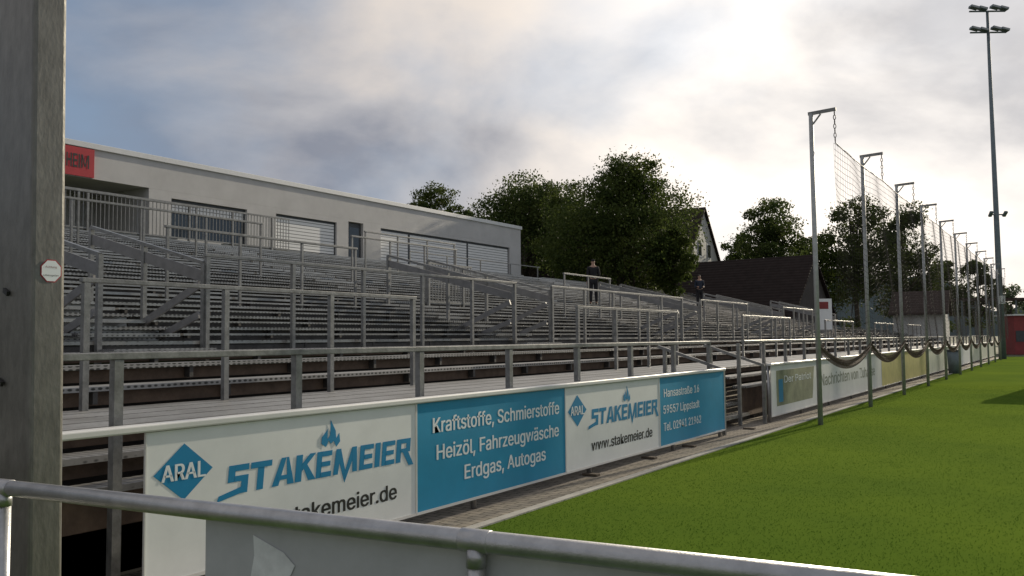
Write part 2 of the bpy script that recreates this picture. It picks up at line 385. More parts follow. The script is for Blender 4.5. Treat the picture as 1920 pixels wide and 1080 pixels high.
barrier(17,STY[0]+SW+1.6,3,'short barrier high on the upper terrace, nearer one',.75)
barrier(17,STY[1]+SW+3.2,3,'short barrier high on the upper terrace before the blinds',.75)
def stair(n,s):
    t=thing('access_stair',f'access stair with sloping side rails, {ORD[n]} from the left','stairs',(-10.15,s,rz(6)),'access stairs of the upper terrace')
    for k in range(6,21):
        c=rc(k);z=rz(k)
        mb=MB(); mb.box(-c-.38,-c,s+.02,s+SW-.02,z-.05,z-.002); mb.box(-c+.36,-c+.02,s+.02,s+SW-.02,z-.15,z-.10)
        mb.box(-c-.16,-c-.14,s+.02,s+SW-.02,z-.2,z-.055); mb.box(-c-.78,-c-.39,s+.02,s+SW-.02,z-.07,z-.052)
        mb.build('step',TREAD,t)
    for yy in (s,s+SW):
        c0=10.1; c1=12.9 if n!=1 else 13.7
        z0=rz(6)+1.08; z1=z0+.26*(c1-c0)
        MB().bar((-c0,yy,z0),(-c1,yy,z1),.06,.05).build('handrail',GALV,t)
        MB().bar((-c0,yy,z0-.19),(-c1,yy,z1-.19),.03,.16).build('side_board',SIDEB,t)
        MB().bar((-c0-.1,yy,z0-.30),(-c0-1.5,yy,z0-.85),.035,.11).build('brace',SIDEB,t)
        MB().bar((-c0-.1,yy,z0-.72),(-c0-1.0,yy,z0-1.02),.035,.10).build('brace',SIDEB,t)
        for j in range(3):
            cc=c0+j*(c1-c0)/2; MB().box(-cc-.032,-cc+.032,yy-.032,yy+.032,rz(6)+.26*(cc-c0)-.4,z0+.26*(cc-c0)).build('post',GALV,t)
for n,s in enumerate(STY[:5]): stair(n,s)
def balusters(c,z,y0,y1,h,label,step=.12):
    t=thing('baluster_fence',label,'fence',(-c,y0,z))
    MB().box(-c-.025,-c+.025,y0,y1,z+h-.05,z+h).build('rail',GALV,t)
    MB().box(-c-.02,-c+.02,y0,y1,z+.1,z+.14).build('rail',GALV,t)
    extra=MB()
    n=int((y1-y0)/step)
    for i in range(n+1):
        yy=y0+i*step; big=(i%13==0)
        if big: MB().box(-c-.03,-c+.03,yy-.03,yy+.03,z,z+h-.052).build('post',GALV,t)
        else:
            b=(extra if i>90 else MB()).box(-c-.008,-c+.008,yy-.009,yy+.009,z+.14,z+h-.052)
            if i<=90: b.build('baluster',GALV,t)
    if extra.v: extra.build('baluster',GALV,t,kind='stuff')
balusters(21.75,rz(20),9.5,19.6,1.15,'fence of close vertical bars on top of the terrace before the building entrance')
balusters(13.8,rz(10),STY[1]+SW+.05,STY[1]+SW+2.0,1.15,'short guard of vertical bars beside the second access stair')
tf=thing('handrail_fence','plain thin handrail along the terrace top in front of the blinds','handrail',(-21.75,30,rz(20)))
MB().box(-21.77,-21.73,25.8,35.6,rz(20)+.55,rz(20)+.585).build('rail',GALV,tf)
yy=25.8
while yy<35.6:
    MB().box(-21.77,-21.73,yy-.02,yy+.02,rz(20),rz(20)+.548).build('post',GALV,tf); yy+=2.4
gs=thing('entry_steps','short steel entry steps in the gap between the advertising boards','stairs',(-5.2,15.3,0))
for i in range(4):
    MB().box(-5.60-.22*i,-5.32-.22*i,14.12,16.45,.14+.2*i,.19+.2*i).build('step',TREAD,gs)
for yy in (14.15,16.42):
    MB().bar((-5.0,yy,1.1),(-6.2,yy,1.5),.05,.05).build('handrail',GALV,gs)
    MB().box(-5.05,-4.99,yy-.03,yy+.03,0,1.1).build('post',GALV,gs)
    MB().box(-6.1,-6.04,yy-.03,yy+.03,0,1.45).build('post',GALV,gs)
# ------------------------------------------------------------------ pitch-side railing + boards
BX=-4.95
pr=thing('pitch_railing','white capped low railing that carries the advertising boards beside the pitch','railing',(-5.0,10,0))
for (a,b) in ((1.2,14.02),(16.6,YL)):
    MB().box(BX-.07,BX+.03,a,b,1.085,1.135).build('rail',TRIM,pr,bevel=.012)
for yy in [2.75,4.6,6.9,9.3,11.9,13.9,16.7]+[19.0+2.5*i for i in range(22)]:
    MB().tube([(BX-.06,yy,0),(BX-.06,yy,1.084)],.03,10).build('post',ALU,pr,smooth=True)
def board(y0,y1,m,label,fn=None,z0=.12,z1=1.08):
    t=thing('advertising_board',label,'advertising board',(BX,(y0+y1)/2,0),'advertising boards beside the pitch')
    MB().box(BX-.01,BX,y0+.012,y1-.012,z0,z1).build('panel',m,t)
    fr=MB(); fr.box(BX-.012,BX+.006,y0+.002,y1-.002,z0-.025,z0-.001); fr.box(BX-.012,BX+.006,y0+.001,y0+.011,z0,z1); fr.box(BX-.012,BX+.006,y1-.011,y1-.001,z0,z1)
    fr.build('frame',TRIM,t)
    if fn: fn(t,y0,y1)
    return t
def fuel(t,y0,y1):
    L=y1-y0; X=BX+.002
    cy=y0+.107*L; cz=.80
    e=MB().poly([(X,cy-.225,cz),(X,cy,cz-.185),(X,cy+.225,cz),(X,cy,cz+.185)]).build('emblem',BLUEL,t)
    text_on('ARAL',X+.002,cy-.165,cy+.165,cz-.05,.105,WL_,e,.035)
    logo_word(X,y0+.235*L,y0+.965*L,.59,.79,BLUEL,t)
    fy=y0+.605*L
    fl=[(-.05,.82),(-.10,.85),(-.095,.90),(-.03,.96),(-.035,.88),(-.005,.91),(.0,1.03),(.055,.94),(.06,.88),(.095,.92),(.105,.85),(.06,.81),(.035,.86),(.0,.84),(-.02,.87)]
    MB().poly([(X+.003,fy+a,b) for a,b in fl]).build('flame_emblem',BLUEL,t)
    text_on('www.stakemeier.de',X,y0+.235*L,y0+.90*L,.29,.125,BLACK,t,.035)
def fuel2(t,y0,y1):
    X=BX+.002; L=y1-y0
    text_on('Kraftstoffe, Schmierstoffe',X,y0+.09*L,y0+.945*L,.80,.135,WL_,t,.032)
    text_on('Heizöl, Fahrzeugwäsche',X,y0+.11*L,y0+.94*L,.55,.135,WL_,t,.032)
    text_on('Erdgas, Autogas',X,y0+.27*L,y0+.83*L,.315,.135,WL_,t,.032)
def addr(t,y0,y1):
    X=BX+.002; L=y1-y0
    text_on('Hansastraße 16',X,y0+.06*L,y0+.57*L,.80,.115,WL_,t,.032)
    text_on('59557 Lippstadt',X,y0+.05*L,y0+.57*L,.565,.115,WL_,t,.032)
    text_on('Tel. 02941 21962',X,y0+.05*L,y0+.59*L,.32,.115,WL_,t,.032)
def news(t,y0,y1):
    X=BX+.002; L=y1-y0
    b=MB().quad((X,y0+.35,.28),(X,y0+3.1,.28),(X,y0+3.3,.98),(X,y0+.35,.98)).build('picture_panel',mat('olive picture',(.22,.24,.15),.6,0,.5,2.2),t)
    text_on('Der Patriot',X+.002,y0+.9,y0+3.0,.72,.14,WL_,b,.03)
    MB().quad((X+.002,y0+.5,.35),(X+.002,y0+.8,.35),(X+.002,y0+.8,.8),(X+.002,y0+.5,.8)).build('inset_square',BLUEL,b)
    text_on('Nachrichten von Zuhause',X,y0+3.9,y0+10.3,.50,.27,GREENL,t,.02)
board(3.28,5.95,WHITE,'nearest white advertising board with blue diamond emblem, partly behind the railing',fuel)
board(5.95,8.63,BLUE,'large blue advertising board listing fuels in three white lines',fuel2)
board(8.63,11.31,WHITE,'white advertising board with blue diamond emblem between the two blue boards',fuel)
board(11.31,14.0,BLUE,'blue advertising board with a street address and telephone number',addr)
board(16.65,28.0,WHITE,'long pale newspaper advertising board just past the entry gap',news)
board(28.0,37.5,YELLOW,'yellow advertising board beyond the pale newspaper board')
board(37.5,46.0,PALE,'cream advertising board beyond the yellow one')
board(46.0,56.0,WHITE,'white far advertising board before the last stretch')
board(56.0,72.5,PALE,'farthest cream advertising board near the floodlight mast')
for i,(px,py) in enumerate(((1078,888),(1192,857),(1385,803),(1262,835))):
    p=onZ(px,py,.0)
    tag(MB().box(-5.06,-4.86,p.y-.05,p.y+.05,-.006,.022).build('wood_block',WOOD,None,bevel=.005),
        ['flat timber block under the joint of fuel list board and second white board','timber block under the middle of the second white board','timber block on the paving at the entry gap','timber block under the address board'][i],'wood block','timber blocks under the boards')
# ------------------------------------------------------------------ foreground railing
fg=thing('foreground_railing','brushed aluminium tube railing crossing the bottom of the view','railing',tuple(onZ(915,1001,0.0)))
pA=onZ(8,914,1.1); pB=onZ(918,1003,1.1); pC=onZ(1900,1128,1.1)
dAB=(pC-pA).normalized(); pL=pA-dAB*1.4; pB=pA+dAB*((pB-pA).dot(dAB))
MB().tube([pL,pC+dAB*.6],.030,24).build('rail',ALU,fg,smooth=True)
for p in (pA,pB,pB+(pB-pA)):
    MB().tube([(p.x,p.y,0),(p.x,p.y,1.075)],.026,20).build('post',ALU,fg,smooth=True)
    MB().tube([p-dAB*.045,p-dAB*.043,p+dAB*.043,p+dAB*.045],.0322,28,[.0305,.0322,.0322,.0305]).build('fitting',ALU,fg,smooth=True)
    MB().tube([(p.x,p.y,1.03),(p.x,p.y,1.08)],.0285,20).build('fitting',ALU,fg,smooth=True)
nrm=Vector((-dAB.y,dAB.x,0))
def onRail(px,py):
    d=ray(px,py); o=pA+nrm*.034; s=(o-CAM).dot(nrm)/d.dot(nrm); return CAM+d*s
q=onRail(388,990); q2=q+dAB*((pC-q).dot(dAB)+.6)
gb=thing('board_panel','grey back of a board hanging below the foreground tube railing','board',(q.x,q.y,0))
MB().bar(Vector((q.x,q.y,.645)),Vector((q2.x,q2.y,.645)),.010,.87).build('panel',GREYB,gb)
w=[onRail(a,b)-nrm*.008 for a,b in ((478,1002),(535,1035),(556,1060),(548,1078),(470,1100),(480,1040))]
MB().poly(w).build('peeled_patch',PATCH,gb)
# ------------------------------------------------------------------ pillar at left
pil=thing('steel_pillar','tall weathered steel pillar filling the left edge of the view','pillar',(-4.1,2.08,0))
pm_=MB().box(-4.36,-3.9,2.02,2.175,0,7.5)
def lean(p): k=.0125*(p[2]-1.0); return (p[0]-k*RH.x,p[1]-k*RH.y,p[2])
pm_.v=[lean(p) for p in pm_.v]; pm_.build('shaft',PILLAR,pil,bevel=.018)
PXS=lean((-3.897,0,2.0))[0]
st=onX(96,508,PXS)
pts=[(PXS,st.y+.052*math.cos(R(22.5+45*i)),st.z+.056*math.sin(R(22.5+45*i))) for i in range(8)]
s1=MB().poly(pts).build('warning_sticker',RED,pil)
s2=MB().poly([(PXS+.001,st.y+.047*math.cos(R(22.5+45*i)),st.z+.051*math.sin(R(22.5+45*i))) for i in range(8)]).build('sticker_face',WL_,s1)
text_on('Achtung',PXS+.002,st.y-.028,st.y+.024,st.z+.014,.009,REDK,s1,.0)
text_on('Lebensgefahr',PXS+.002,st.y-.036,st.y+.036,st.z-.024,.008,BLACK,s1,.0)
for (px,py) in ((14,548),(3,717)):
    d=ray(px,py); s=(2.010-0)/d.y; p=CAM+d*s
    MB().bar(p+Vector((-.03,0,.012)),p+Vector((.018,-.006,-.008)),.012,.022).build('cable_clip',BLACK,pil)
# ------------------------------------------------------------------ net posts
NX=-4.03; NH=5.9
def arc_pts(a,b,n,sag):
    return [tuple(Vector(a).lerp(Vector(b),i/n)-Vector((0,0,sag*4*(i/n)*(1-i/n)))) for i in range(n+1)]
nys=[16.6+4.72*i for i in range(11)]
t=thing('net_post','nearest galvanised post of the ball net, standing at the grass edge','post',(NX,nys[0],0),'posts of the ball stop net')
MB().tube([(NX,nys[0],0),(NX,nys[0],NH)],.045,14,[.048,.042]).build('pole',GALVP,t,smooth=True)
a=MB(); a.bar((NX-.05,nys[0],NH),(NX+.46,nys[0],NH+.02),.05,.06); a.bar((NX,nys[0],NH-.25),(NX+.18,nys[0],NH-.03),.025,.025)
a.build('arm',GALV,t)
hk=MB()
for i in range(7):
    z=NH-.05-.085*i; 
    ring=[(NX+.43+.022*math.cos(q_)*(i%2),nys[0]+.022*math.cos(q_)*((i+1)%2),z+.05*math.sin(q_)) for q_ in [j*math.pi/4 for j in range(9)]]
    hk.tube(ring,.008,5,caps=False)
hk.build('chain',GALVD,t)
for i in range(1,11): dup(t,(NX,nys[i],0),f'galvanised net post, {ORD[i]} from the camera')
net=thing('ball_stop_net','tall dark ball stop net hung from the post arms along the pitch','net',(NX+.43,nys[0],0))
XN=NX+.43; ztop=NH-.62; zbot=1.50
cb=MB()
for i in range(10): cb.tube(arc_pts((XN,nys[i],ztop),(XN,nys[i+1],ztop),8,.04),.010,5)
cb.build('cable',GALVD,net)
nm=MB()
def strip(p,q,w):
    p=Vector(p);q=Vector(q); i=len(nm.v)
    d=(q-p).normalized(); s1=Vector((1,0,0)); s2=d.cross(s1).normalized()
    for A in (p,q):
        for (u,v) in ((0,1),(.87,-.5),(-.87,-.5)): nm.v.append(tuple(A+s1*u*w+s2*v*w))
    nm.f+= [(i,i+1,i+4,i+3),(i+1,i+2,i+5,i+4),(i+2,i,i+3,i+5)]
yE=nys[10]
stepv=.11
def netoff(y,z): return .10*math.sin(y*.9+z*.8)*(ztop-z)/4+.03*math.sin(y*2.7+z*2)
nv=int((yE-nys[0])/stepv)
zr=[ztop-.11*j for j in range(int((ztop-zbot)/.11))]
def zz(y,z):
    f=(y-nys[0])/4.72; f=f-math.floor(f); sagn=4*f*(1-f)*.30*(ztop-z+.8)/4
    return z-sagn+.035*math.sin(y*9+z*5)*(ztop-z)/3
for j in range(nv+1):
    y=nys[0]+j*stepv
    for i in range(0,len(zr)-2,2):
        z0,z1=zr[i],zr[i+2]
        strip((XN+netoff(y,z0),y,zz(y,z0)),(XN+netoff(y,z1),y,zz(y,z1)),.0024)
for z in zr:
    for j in range(nv):
        y=nys[0]+j*stepv; strip((XN+netoff(y,z),y,zz(y,z)),(XN+netoff(y+stepv,z),y+stepv,zz(y+stepv,z)),.0036)
nm.build('mesh',NET,net)
for i in range(10):
    mb=MB()
    for r in range(6):
        o=random.uniform(-.04,.04); sg=.29+.028*r+random.uniform(-.02,.02)
        mb.tube(arc_pts((NX+.03+o,nys[i]+.03,1.44+.008*r),(NX+.03-o,nys[i+1]-.03,1.44-.008*r),14,sg),.009,5)
    for q_ in range(60):
        f=(q_+.5)/60; yb=nys[i]+f*4.72; zb=1.44-4*f*(1-f)*.37
        mb.tube([(NX+.05,yb,zb+.08),(NX+.03,yb+.05,zb-.10)],.0045,4); mb.tube([(NX+.03,yb+.05,zb+.08),(NX+.03,yb,zb-.10)],.0045,4)
    mb.build('gathered_swag',ROPE,net)
# ------------------------------------------------------------------ floodlight mast
mp_=onZ(1880,673,0.0); mx,my=mp_.x,mp_.y
fm=thing('floodlight_mast','tall slender floodlight mast at the far end of the stand','floodlight',(mx,my,0))
D_=(mp_-CAM).dot(M3@Vector((0,0,-1)))
zt=at(1858,6,D_).z
MB().tube([(mx,my,0),(mx,my,6),(mx,my,zt)],.2,14,[.24,.19,.09]).build('pole',STEELB,fm,smooth=True)
for zz_,n_ in ((zt,4),(zt-1.5,4)):
    MB().bar(Vector((mx,my,zz_))-RH*1.25,Vector((mx,my,zz_))+RH*1.25,.09,.09).build('crossarm',STEELB,fm)
    for i in range(n_):
        c=Vector((mx,my,zz_+.12))+RH*(-1.1+i*.73)+FH*(.12 if i%2 else -.1)
        mb=MB(); mb.bar(c-FH*.2+Vector((0,0,.12))-RH*.25,c-FH*.2+Vector((0,0,-.02))+RH*.27,.42,.16); l_=mb.build('lamp',STEELB,fm)
        MB().bar(c-FH*.42+Vector((0,0,.12))-RH*.22,c-FH*.42+Vector((0,0,-.01))+RH*.24,.012,.12).build('lamp_glass',LAMPG,l_)
cz=at(1872,400,D_).z
MB().bar(Vector((mx,my,cz))-RH*.45,Vector((mx,my,cz))+RH*.5,.08,.08).build('bracket_arm',STEELB,fm)
for s in (-.45,.5):
    MB().bar(Vector((mx,my,cz))+RH*s+Vector((0,0,-.12)),Vector((mx,my,cz+.16))+RH*s*1.05-FH*.3,.2,.14).build('camera_box',STEELB,fm)
jz=at(1878,562,D_).z; jp=Vector((mx,my,jz))-FH*.26
sg=MB().bar(jp-RH*.22,jp+RH*.22,.03,.55).build('sign_plate',WHITE,fm)
v,f=text_geo('J'); jb=MB(); a0=min(q_[0] for q_ in v); jb.v=[tuple(jp-FH*.02+RH*(q_[0]-a0-.2)*.6+Vector((0,0,q_[1]*.55-.2))) for q_ in v]; jb.f=f; jb.build('lettering',BLACK,sg)
# ------------------------------------------------------------------ building
CB=24.0
b=thing('clubhouse','long flat-roofed grey rendered building above the terrace top','building',(-CB,26,4.28))
yR=37.4; zT=7.38
wins=[(16.7,19.7,5.0,6.28,'g'),(21.0,24.05,5.0,6.3,'b'),(24.7,25.55,4.30,6.42,'d'),(26.6,36.35,4.85,6.35,'b')]
w=MB()
def wallx(y0,y1,z0,z1): w.box(-CB-.3,-CB,y0,y1,z0,z1)
wallx(2,yR,6.5,zT); wallx(15.9,16.7,4.28,6.498)
prev=16.7
for (a,bb,z0,z1,_) in wins:
    if a>prev+.01: wallx(prev,a,4.28,6.498)
    if z0>4.31: wallx(a,bb,4.28,z0)
    wallx(a,bb,z1,6.498); prev=bb
wallx(prev,yR,4.28,6.498)
w.box(-CB-14,-CB-.302,yR-.3,yR,4.28,zT); w.box(-CB-3.2,-CB-3,2,15.9,4.28,6.6); w.box(-CB-3.0,-CB-.302,15.9,16.1,4.28,6.6); w.box(-CB-3,-CB-.302,2,15.9,6.52,6.6)
w.build('wall',PLASTER,b)
r=MB(); r.box(-CB-14,-CB+.06,1.9,yR+.08,zT+.002,zT+.17); r.build('roof',TRIM,b,bevel=.01)
for (a,bb,z0,z1,k) in wins:
    if k=='d':
        d=MB().box(-CB-.17,-CB-.12,a+.03,bb-.03,z0,z1-.03).build('door',FRAME,b)
        MB().box(-CB-.118,-CB-.11,a+.15,bb-.15,z0+.25,z1-.2).build('pane',GLASS,d); continue
    segs=[(a,bb)] if bb-a<5 else [(26.6,28.5),(28.5,32.8),(32.8,36.35)]
    for (p,q_) in segs:
        fr=MB(); fw=.07
        fr.box(-CB-.2,-CB-.09,p,p+fw,z0,z1); fr.box(-CB-.2,-CB-.09,q_-fw,q_,z0,z1); fr.box(-CB-.2,-CB-.09,p+fw,q_-fw,z1-.09,z1); fr.box(-CB-.2,-CB-.09,p+fw,q_-fw,z0,z0+.05)
        fo=fr.build('window',FRAME,b)
        if k=='g':
            MB().box(-CB-.16,-CB-.15,p+fw,q_-fw,z0+.05,z1-.09).build('pane',GLASS,fo)
            MB().box(-CB-.13,-CB-.12,p+fw,q_-fw,z1-.45,z1-.09).build('blind',BLIND,fo)
        else: MB().box(-CB-.10,-CB-.085,p+fw,q_-fw,z0+.05,z1-.09).build('blind',BLIND,fo)
MB().box(-CB-2.99,-CB-2.9,12,14.6,4.3,6.3).build('entrance_door',FRAME,b)
sy=onX(177,300,-CB+.05).y
sgn=thing('red_sign','red name sign at the top left of the grey building facade','sign',(-CB+.05,sy-2,6.6))
MB().box(-CB+.002,-CB+.05,sy-4.2,sy,6.52,7.36).build('panel',RED,sgn)
a_=onX(124,310,-CB+.055); b_=onX(167,312,-CB+.055)
# block capitals on the red sign, built as strokes
lm=MB(); LW=b_.y-a_.y; zz0=6.76; HH=.40; XS=-CB+.056
def stroke(y0,y1,z0,z1,k=0): lm.quad((XS+.001*k,y0,z0),(XS+.001*k,y1,z0),(XS+.001*k,y1,z1),(XS+.001*k,y0,z1))
cw=LW*.25; sw=LW*.062
ya=a_.y
stroke(ya,ya+sw,zz0,zz0+HH); stroke(ya+cw-sw*1.2,ya+cw-sw*.2,zz0,zz0+HH); stroke(ya+sw,ya+cw-sw*1.2,zz0+HH*.42,zz0+HH*.58)
ya+=cw+sw*.6
stroke(ya,ya+sw,zz0,zz0+HH)
for zf in (0,.42,.84): stroke(ya+sw,ya+cw*.78,zz0+HH*zf,zz0+HH*(zf+.16))
ya+=cw*.78+sw*.7
stroke(ya,ya+sw,zz0,zz0+HH); ya+=sw*1.9
mw=b_.y-ya
stroke(ya,ya+sw,zz0,zz0+HH); stroke(ya+mw-sw,ya+mw,zz0,zz0+HH)
lm.poly([(XS+.002,ya+sw*.2,zz0+HH),(XS+.002,ya+sw*1.2,zz0+HH),(XS+.002,ya+mw/2+sw*.4,zz0+HH*.1),(XS+.002,ya+mw/2-sw*.4,zz0+HH*.1)])
lm.poly([(XS+.003,ya+mw-sw*1.2,zz0+HH),(XS+.003,ya+mw-sw*.2,zz0+HH),(XS+.003,ya+mw/2+sw*.4,zz0+HH*.1),(XS+.003,ya+mw/2-sw*.4,zz0+HH*.1)])
lm.build('lettering',BLACK,sgn)
MB().tube([(-CB-2.2,33.5,zT+.17),(-CB-2.2,33.5,zT+.8)],.1,8).build('vent_pipe',GALV,b)
# ------------------------------------------------------------------ houses
def house(px,D,adeg,L,W,zr_,ze,wm,rm,label,cat='house',name='gabled_house',gw=(),chim=None,base=0.0):
    a=R(adeg); N=RH*math.cos(a)-FH*math.sin(a); M=RH*math.sin(a)+FH*math.cos(a)
    A=CAM+FH*D+RH*((px-960)/F_PX*D); A.z=0; B=A-N*L
    t=thing(name,label,cat,((A+B)/2).to_tuple()[:2]+(base,))
    Z=lambda p,z: Vector((p.x,p.y,z))
    w=MB(); h=W/2
    w.poly([Z(A-M*h,base),Z(A+M*h,base),Z(A+M*h,ze),Z(A,zr_-.05),Z(A-M*h,ze)])
    w.poly([Z(B-M*h,base),Z(B+M*h,base),Z(B+M*h,ze),Z(B,zr_-.05),Z(B-M*h,ze)])
    w.quad(Z(A-M*h,base),Z(B-M*h,base),Z(B-M*h,ze),Z(A-M*h,ze)); w.quad(Z(A+M*h,base),Z(B+M*h,base),Z(B+M*h,ze),Z(A+M*h,ze))
    w.build('wall',wm,t)
    r=MB(); sl=(zr_-ze)/h; o=.45
    for s in (-1,1):
        i=len(r.v); e=.25
        P=[Z(A+N*e,zr_+.12),Z(B-N*e,zr_+.12),Z(B-N*e+M*s*(h+o),ze-sl*o+.12),Z(A+N*e+M*s*(h+o),ze-sl*o+.12)]
        Q=[p-Vector((0,0,.16)) for p in P]; r.v+=[tuple(p) for p in P+Q]
        r.f+=[(i,i+1,i+2,i+3),(i+7,i+6,i+5,i+4)]+[(i+k,i+(k+1)%4,i+4+(k+1)%4,i+4+k) for k in range(4)]
    ro=r.build('roof',rm,t)
    if chim is not None:
        c=A.lerp(B,chim)-M*1.0; MB().box(c.x-.35,c.x+.35,c.y-.35,c.y+.35,zr_-1.6,zr_+.55).build('chimney',WALLB,ro)
    for (u,z,ww,hh) in gw:
        c=A+M*u+N*.03
        wi=MB().quad(Z(c-M*ww/2,z),Z(c+M*ww/2,z),Z(c+M*ww/2,z+hh),Z(c-M*ww/2,z+hh)).build('window',WL_,t)
        c=c+N*.02; k=.08
        MB().quad(Z(c-M*(ww/2-k),z+k),Z(c+M*(ww/2-k),z+k),Z(c+M*(ww/2-k),z+hh-k),Z(c-M*(ww/2-k),z+hh-k)).build('pane',GLASS,wi)
    return t
house(1525,58,37,9.6,9,7.1,2.9,WALLB,ROOFD,'low barn with a dark tiled roof and bare gable behind the terrace','barn','barn')
house(1322,74,30,4.6,9,12.9,8.2,WALLW,ROOFD,'white gabled house with dark roof behind the big tree','house',gw=((1.4,8.6,1.0,1.3),(-1.2,8.6,1.0,1.3)))
house(1238,70,4,12.0,9,11.3,6.0,WALLB,ROOFD,'dark roofed house beside the clubhouse end, chimney at its left','house',chim=.89)
house(1775,66,30,3.6,5,5.0,3.5,WALLW,ROOFG,'small white gabled building behind the middle net posts','house')
s0=at(1790,560,84); s1=at(1990,560,84)
sh=thing('spectator_shelter','long low shelter with a flat brown roof at the far end of the ground','shelter',((s0.x+s1.x)/2,(s0.y+s1.y)/2,0))
zs=at(1850,562,84).z
dS=(Vector((s1.x,s1.y,0))-Vector((s0.x,s0.y,0))).normalized(); nS=Vector((-dS.y,dS.x,0))
MB().bar((s0.x,s0.y,zs),(s1.x,s1.y,zs),3.0,.22).build('roof',ROOFG,sh)
Ls=(Vector((s1.x,s1.y,0))-Vector((s0.x,s0.y,0))).length
for i in range(9):
    p=Vector((s0.x,s0.y,0))+dS*Ls*(i/8)-nS*1.3; MB().box(p.x-.08,p.x+.08,p.y-.08,p.y+.08,0,zs-.11).build('post',STEELB,sh)
k0=at(1901,600,70); kz=at(1905,592,70).z
kk=thing('kiosk','red painted kiosk right of the floodlight mast','kiosk',(k0.x,k0.y,0))
kc=Vector((k0.x,k0.y,0))+RH*1.6+FH*1.2
MB().bar(Vector((kc.x,kc.y,kz/2+.0))-RH*1.6,Vector((kc.x,kc.y,kz/2))+RH*1.6,2.4,kz).build('wall',REDK,kk)
MB().bar(Vector((kc.x,kc.y,kz+.07))-RH*1.75,Vector((kc.x,kc.y,kz+.07))+RH*1.75,2.8,.12).build('roof',TRIM,kk)
for s in (-1.5,.35): MB().bar(Vector((kc.x,kc.y,1.5))+RH*s-FH*1.22,Vector((kc.x,kc.y,1.5))+RH*(s+.8)-FH*1.22,.03,.9).build('window',FRAME,kk)
pp=at(1545,590,38.5)
po=thing('poster_board','white and red poster board standing on the terrace beside the nearest net post','poster',(pp.x,pp.y,rz(5)))
pt=at(1545,560,38.5).z; pb=at(1545,618,38.5).z
MB().bar(Vector((pp.x,pp.y,(pt+pb)/2))-RH*.36,Vector((pp.x,pp.y,(pt+pb)/2))+RH*.36,.03,pt-pb).build('panel',WHITE,po)
MB().bar(Vector((pp.x,pp.y,pt-.3))-RH*.30-FH*.02,Vector((pp.x,pp.y,pt-.3))+RH*.2-FH*.02,.01,.32).build('red_panel',REDK,po)
for s in (-.33,.33):
    c=Vector((pp.x,pp.y,0))+RH*s+FH*.03; MB().box(c.x-.02,c.x+.02,c.y-.02,c.y+.02,rz(5)-.2,pt).build('leg',GALV,po)
# dugout-shaped caster added out of view to throw the shadow at the right edge
dg_=thing('added_shadow_caster','added dugout-shaped shadow caster, unseen beyond the right edge','shadow caster',(1.2,32,0))
MB().box(-1.1,3.6,32.3,32.36,.02,2.75).build('back_wall',GREYB,dg_)
for xx in (-1.1,3.55): MB().box(xx,xx+.05,31.2,32.298,.02,2.75).build('side_wall',GREYB,dg_)
MB().box(-1.15,3.65,31.1,32.4,2.752,2.82).build('roof',GREYB,dg_)
MB().box(-.9,3.5,31.8,32.2,.42,.47).build('bench',WOOD,dg_)
for xx in (-.7,1.3,3.2): MB().box(xx,xx+.06,31.85,32.15,.01,.418).build('bench_leg',GALVD,dg_)
# ------------------------------------------------------------------ trees
def tree(px,ytop,ybot,wpx,D,m,label,n=9000,ls=.2,name='broadleaf_tree',seed=0,clumps=46,trunk_base=0.0,loose=.3):
    g=np.random.default_rng(seed+11)
    top=at(px,ytop,D); bot=at(px,ybot,D); rx=wpx/2/F_PX*D; hz=(top.z-bot.z)/2; c=np.array([top.x,top.y,(top.z+bot.z)/2])
    t=thing(name,label,'tree',(top.x,top.y,trunk_base),'trees behind the stand')
    cl=[]
    for i in range(clumps):
        v=g.normal(size=3); v/=np.linalg.norm(v); rr=g.random()**.40*(.92 if v[2]<0 else .76+.20*g.random())
        taper=1-.18*max(0,v[2]*rr)
        p=c+v*rr*np.array([rx*taper,rx*taper,hz]); cl.append((p,(.12+.17*g.random())*min(rx,hz)*1.2))
    per=n//clumps; Vs=[]
    for (p,r_) in cl:
        d=g.normal(size=(per,3)); d/=np.linalg.norm(d,axis=1)[:,None]; rad=r_*(.50+.50*g.random(per)**.5)*(1+loose*(g.random(per)**3)*1.8)
        pos=p+d*rad[:,None]*np.array([1.15,1.15,.75]); Vs.append(pos)
    P=np.concatenate(Vs); k=len(P)
    a=g.normal(size=(k,3)); a/=np.linalg.norm(a,axis=1)[:,None]; b_=np.cross(a,g.normal(size=(k,3))); b_/=np.linalg.norm(b_,axis=1)[:,None]
    s=(ls*(.6+.8*g.random(k)))[:,None]
    Q=np.stack([P-a*s*.5,P+b_*s*.3,P+a*s*.5,P-b_*s*.3],axis=1)
    np_mesh('crown',Q,4,m,t)
    mb=MB(); base=Vector((top.x,top.y,trunk_base)); cc=Vector(c)
    fork=base.lerp(cc,.55); r0=max(.18,rx*.065)
    mb.tube([base,base.lerp(fork,.5)+Vector((.1,0,0)),fork,cc+Vector((0,0,hz*.5))],r0,9,[r0*1.2,r0*.9,r0*.75,r0*.2])
    for (p,r_) in cl[::3]: 
        s_=fork.lerp(cc,random.random()*.8); e=Vector(p); mb.tube([s_,s_.lerp(e,.5)+Vector((0,0,.3)),e],.1,6,[r0*.4,r0*.22,r0*.07])
    mb.build('trunk',BARK,t,smooth=True)
tree(815,344,430,105,82,LEAF1,'small dark open-crowned tree above the clubhouse roof',5000,.22,seed=1,clumps=22,loose=.5)
tree(870,378,450,60,86,LEAF1,'dark low tree top between the small tree and the broad crown',2500,.22,seed=2,clumps=14)
tree(985,318,520,215,66,LEAF2,'broad rounded tree above the right end of the clubhouse',26000,.20,seed=3,clumps=72,loose=.4)
tree(1072,335,540,140,60,LEAF1,'tree filling the gap between broad rounded tree and largest tree',17000,.18,seed=21,clumps=54,loose=.4)
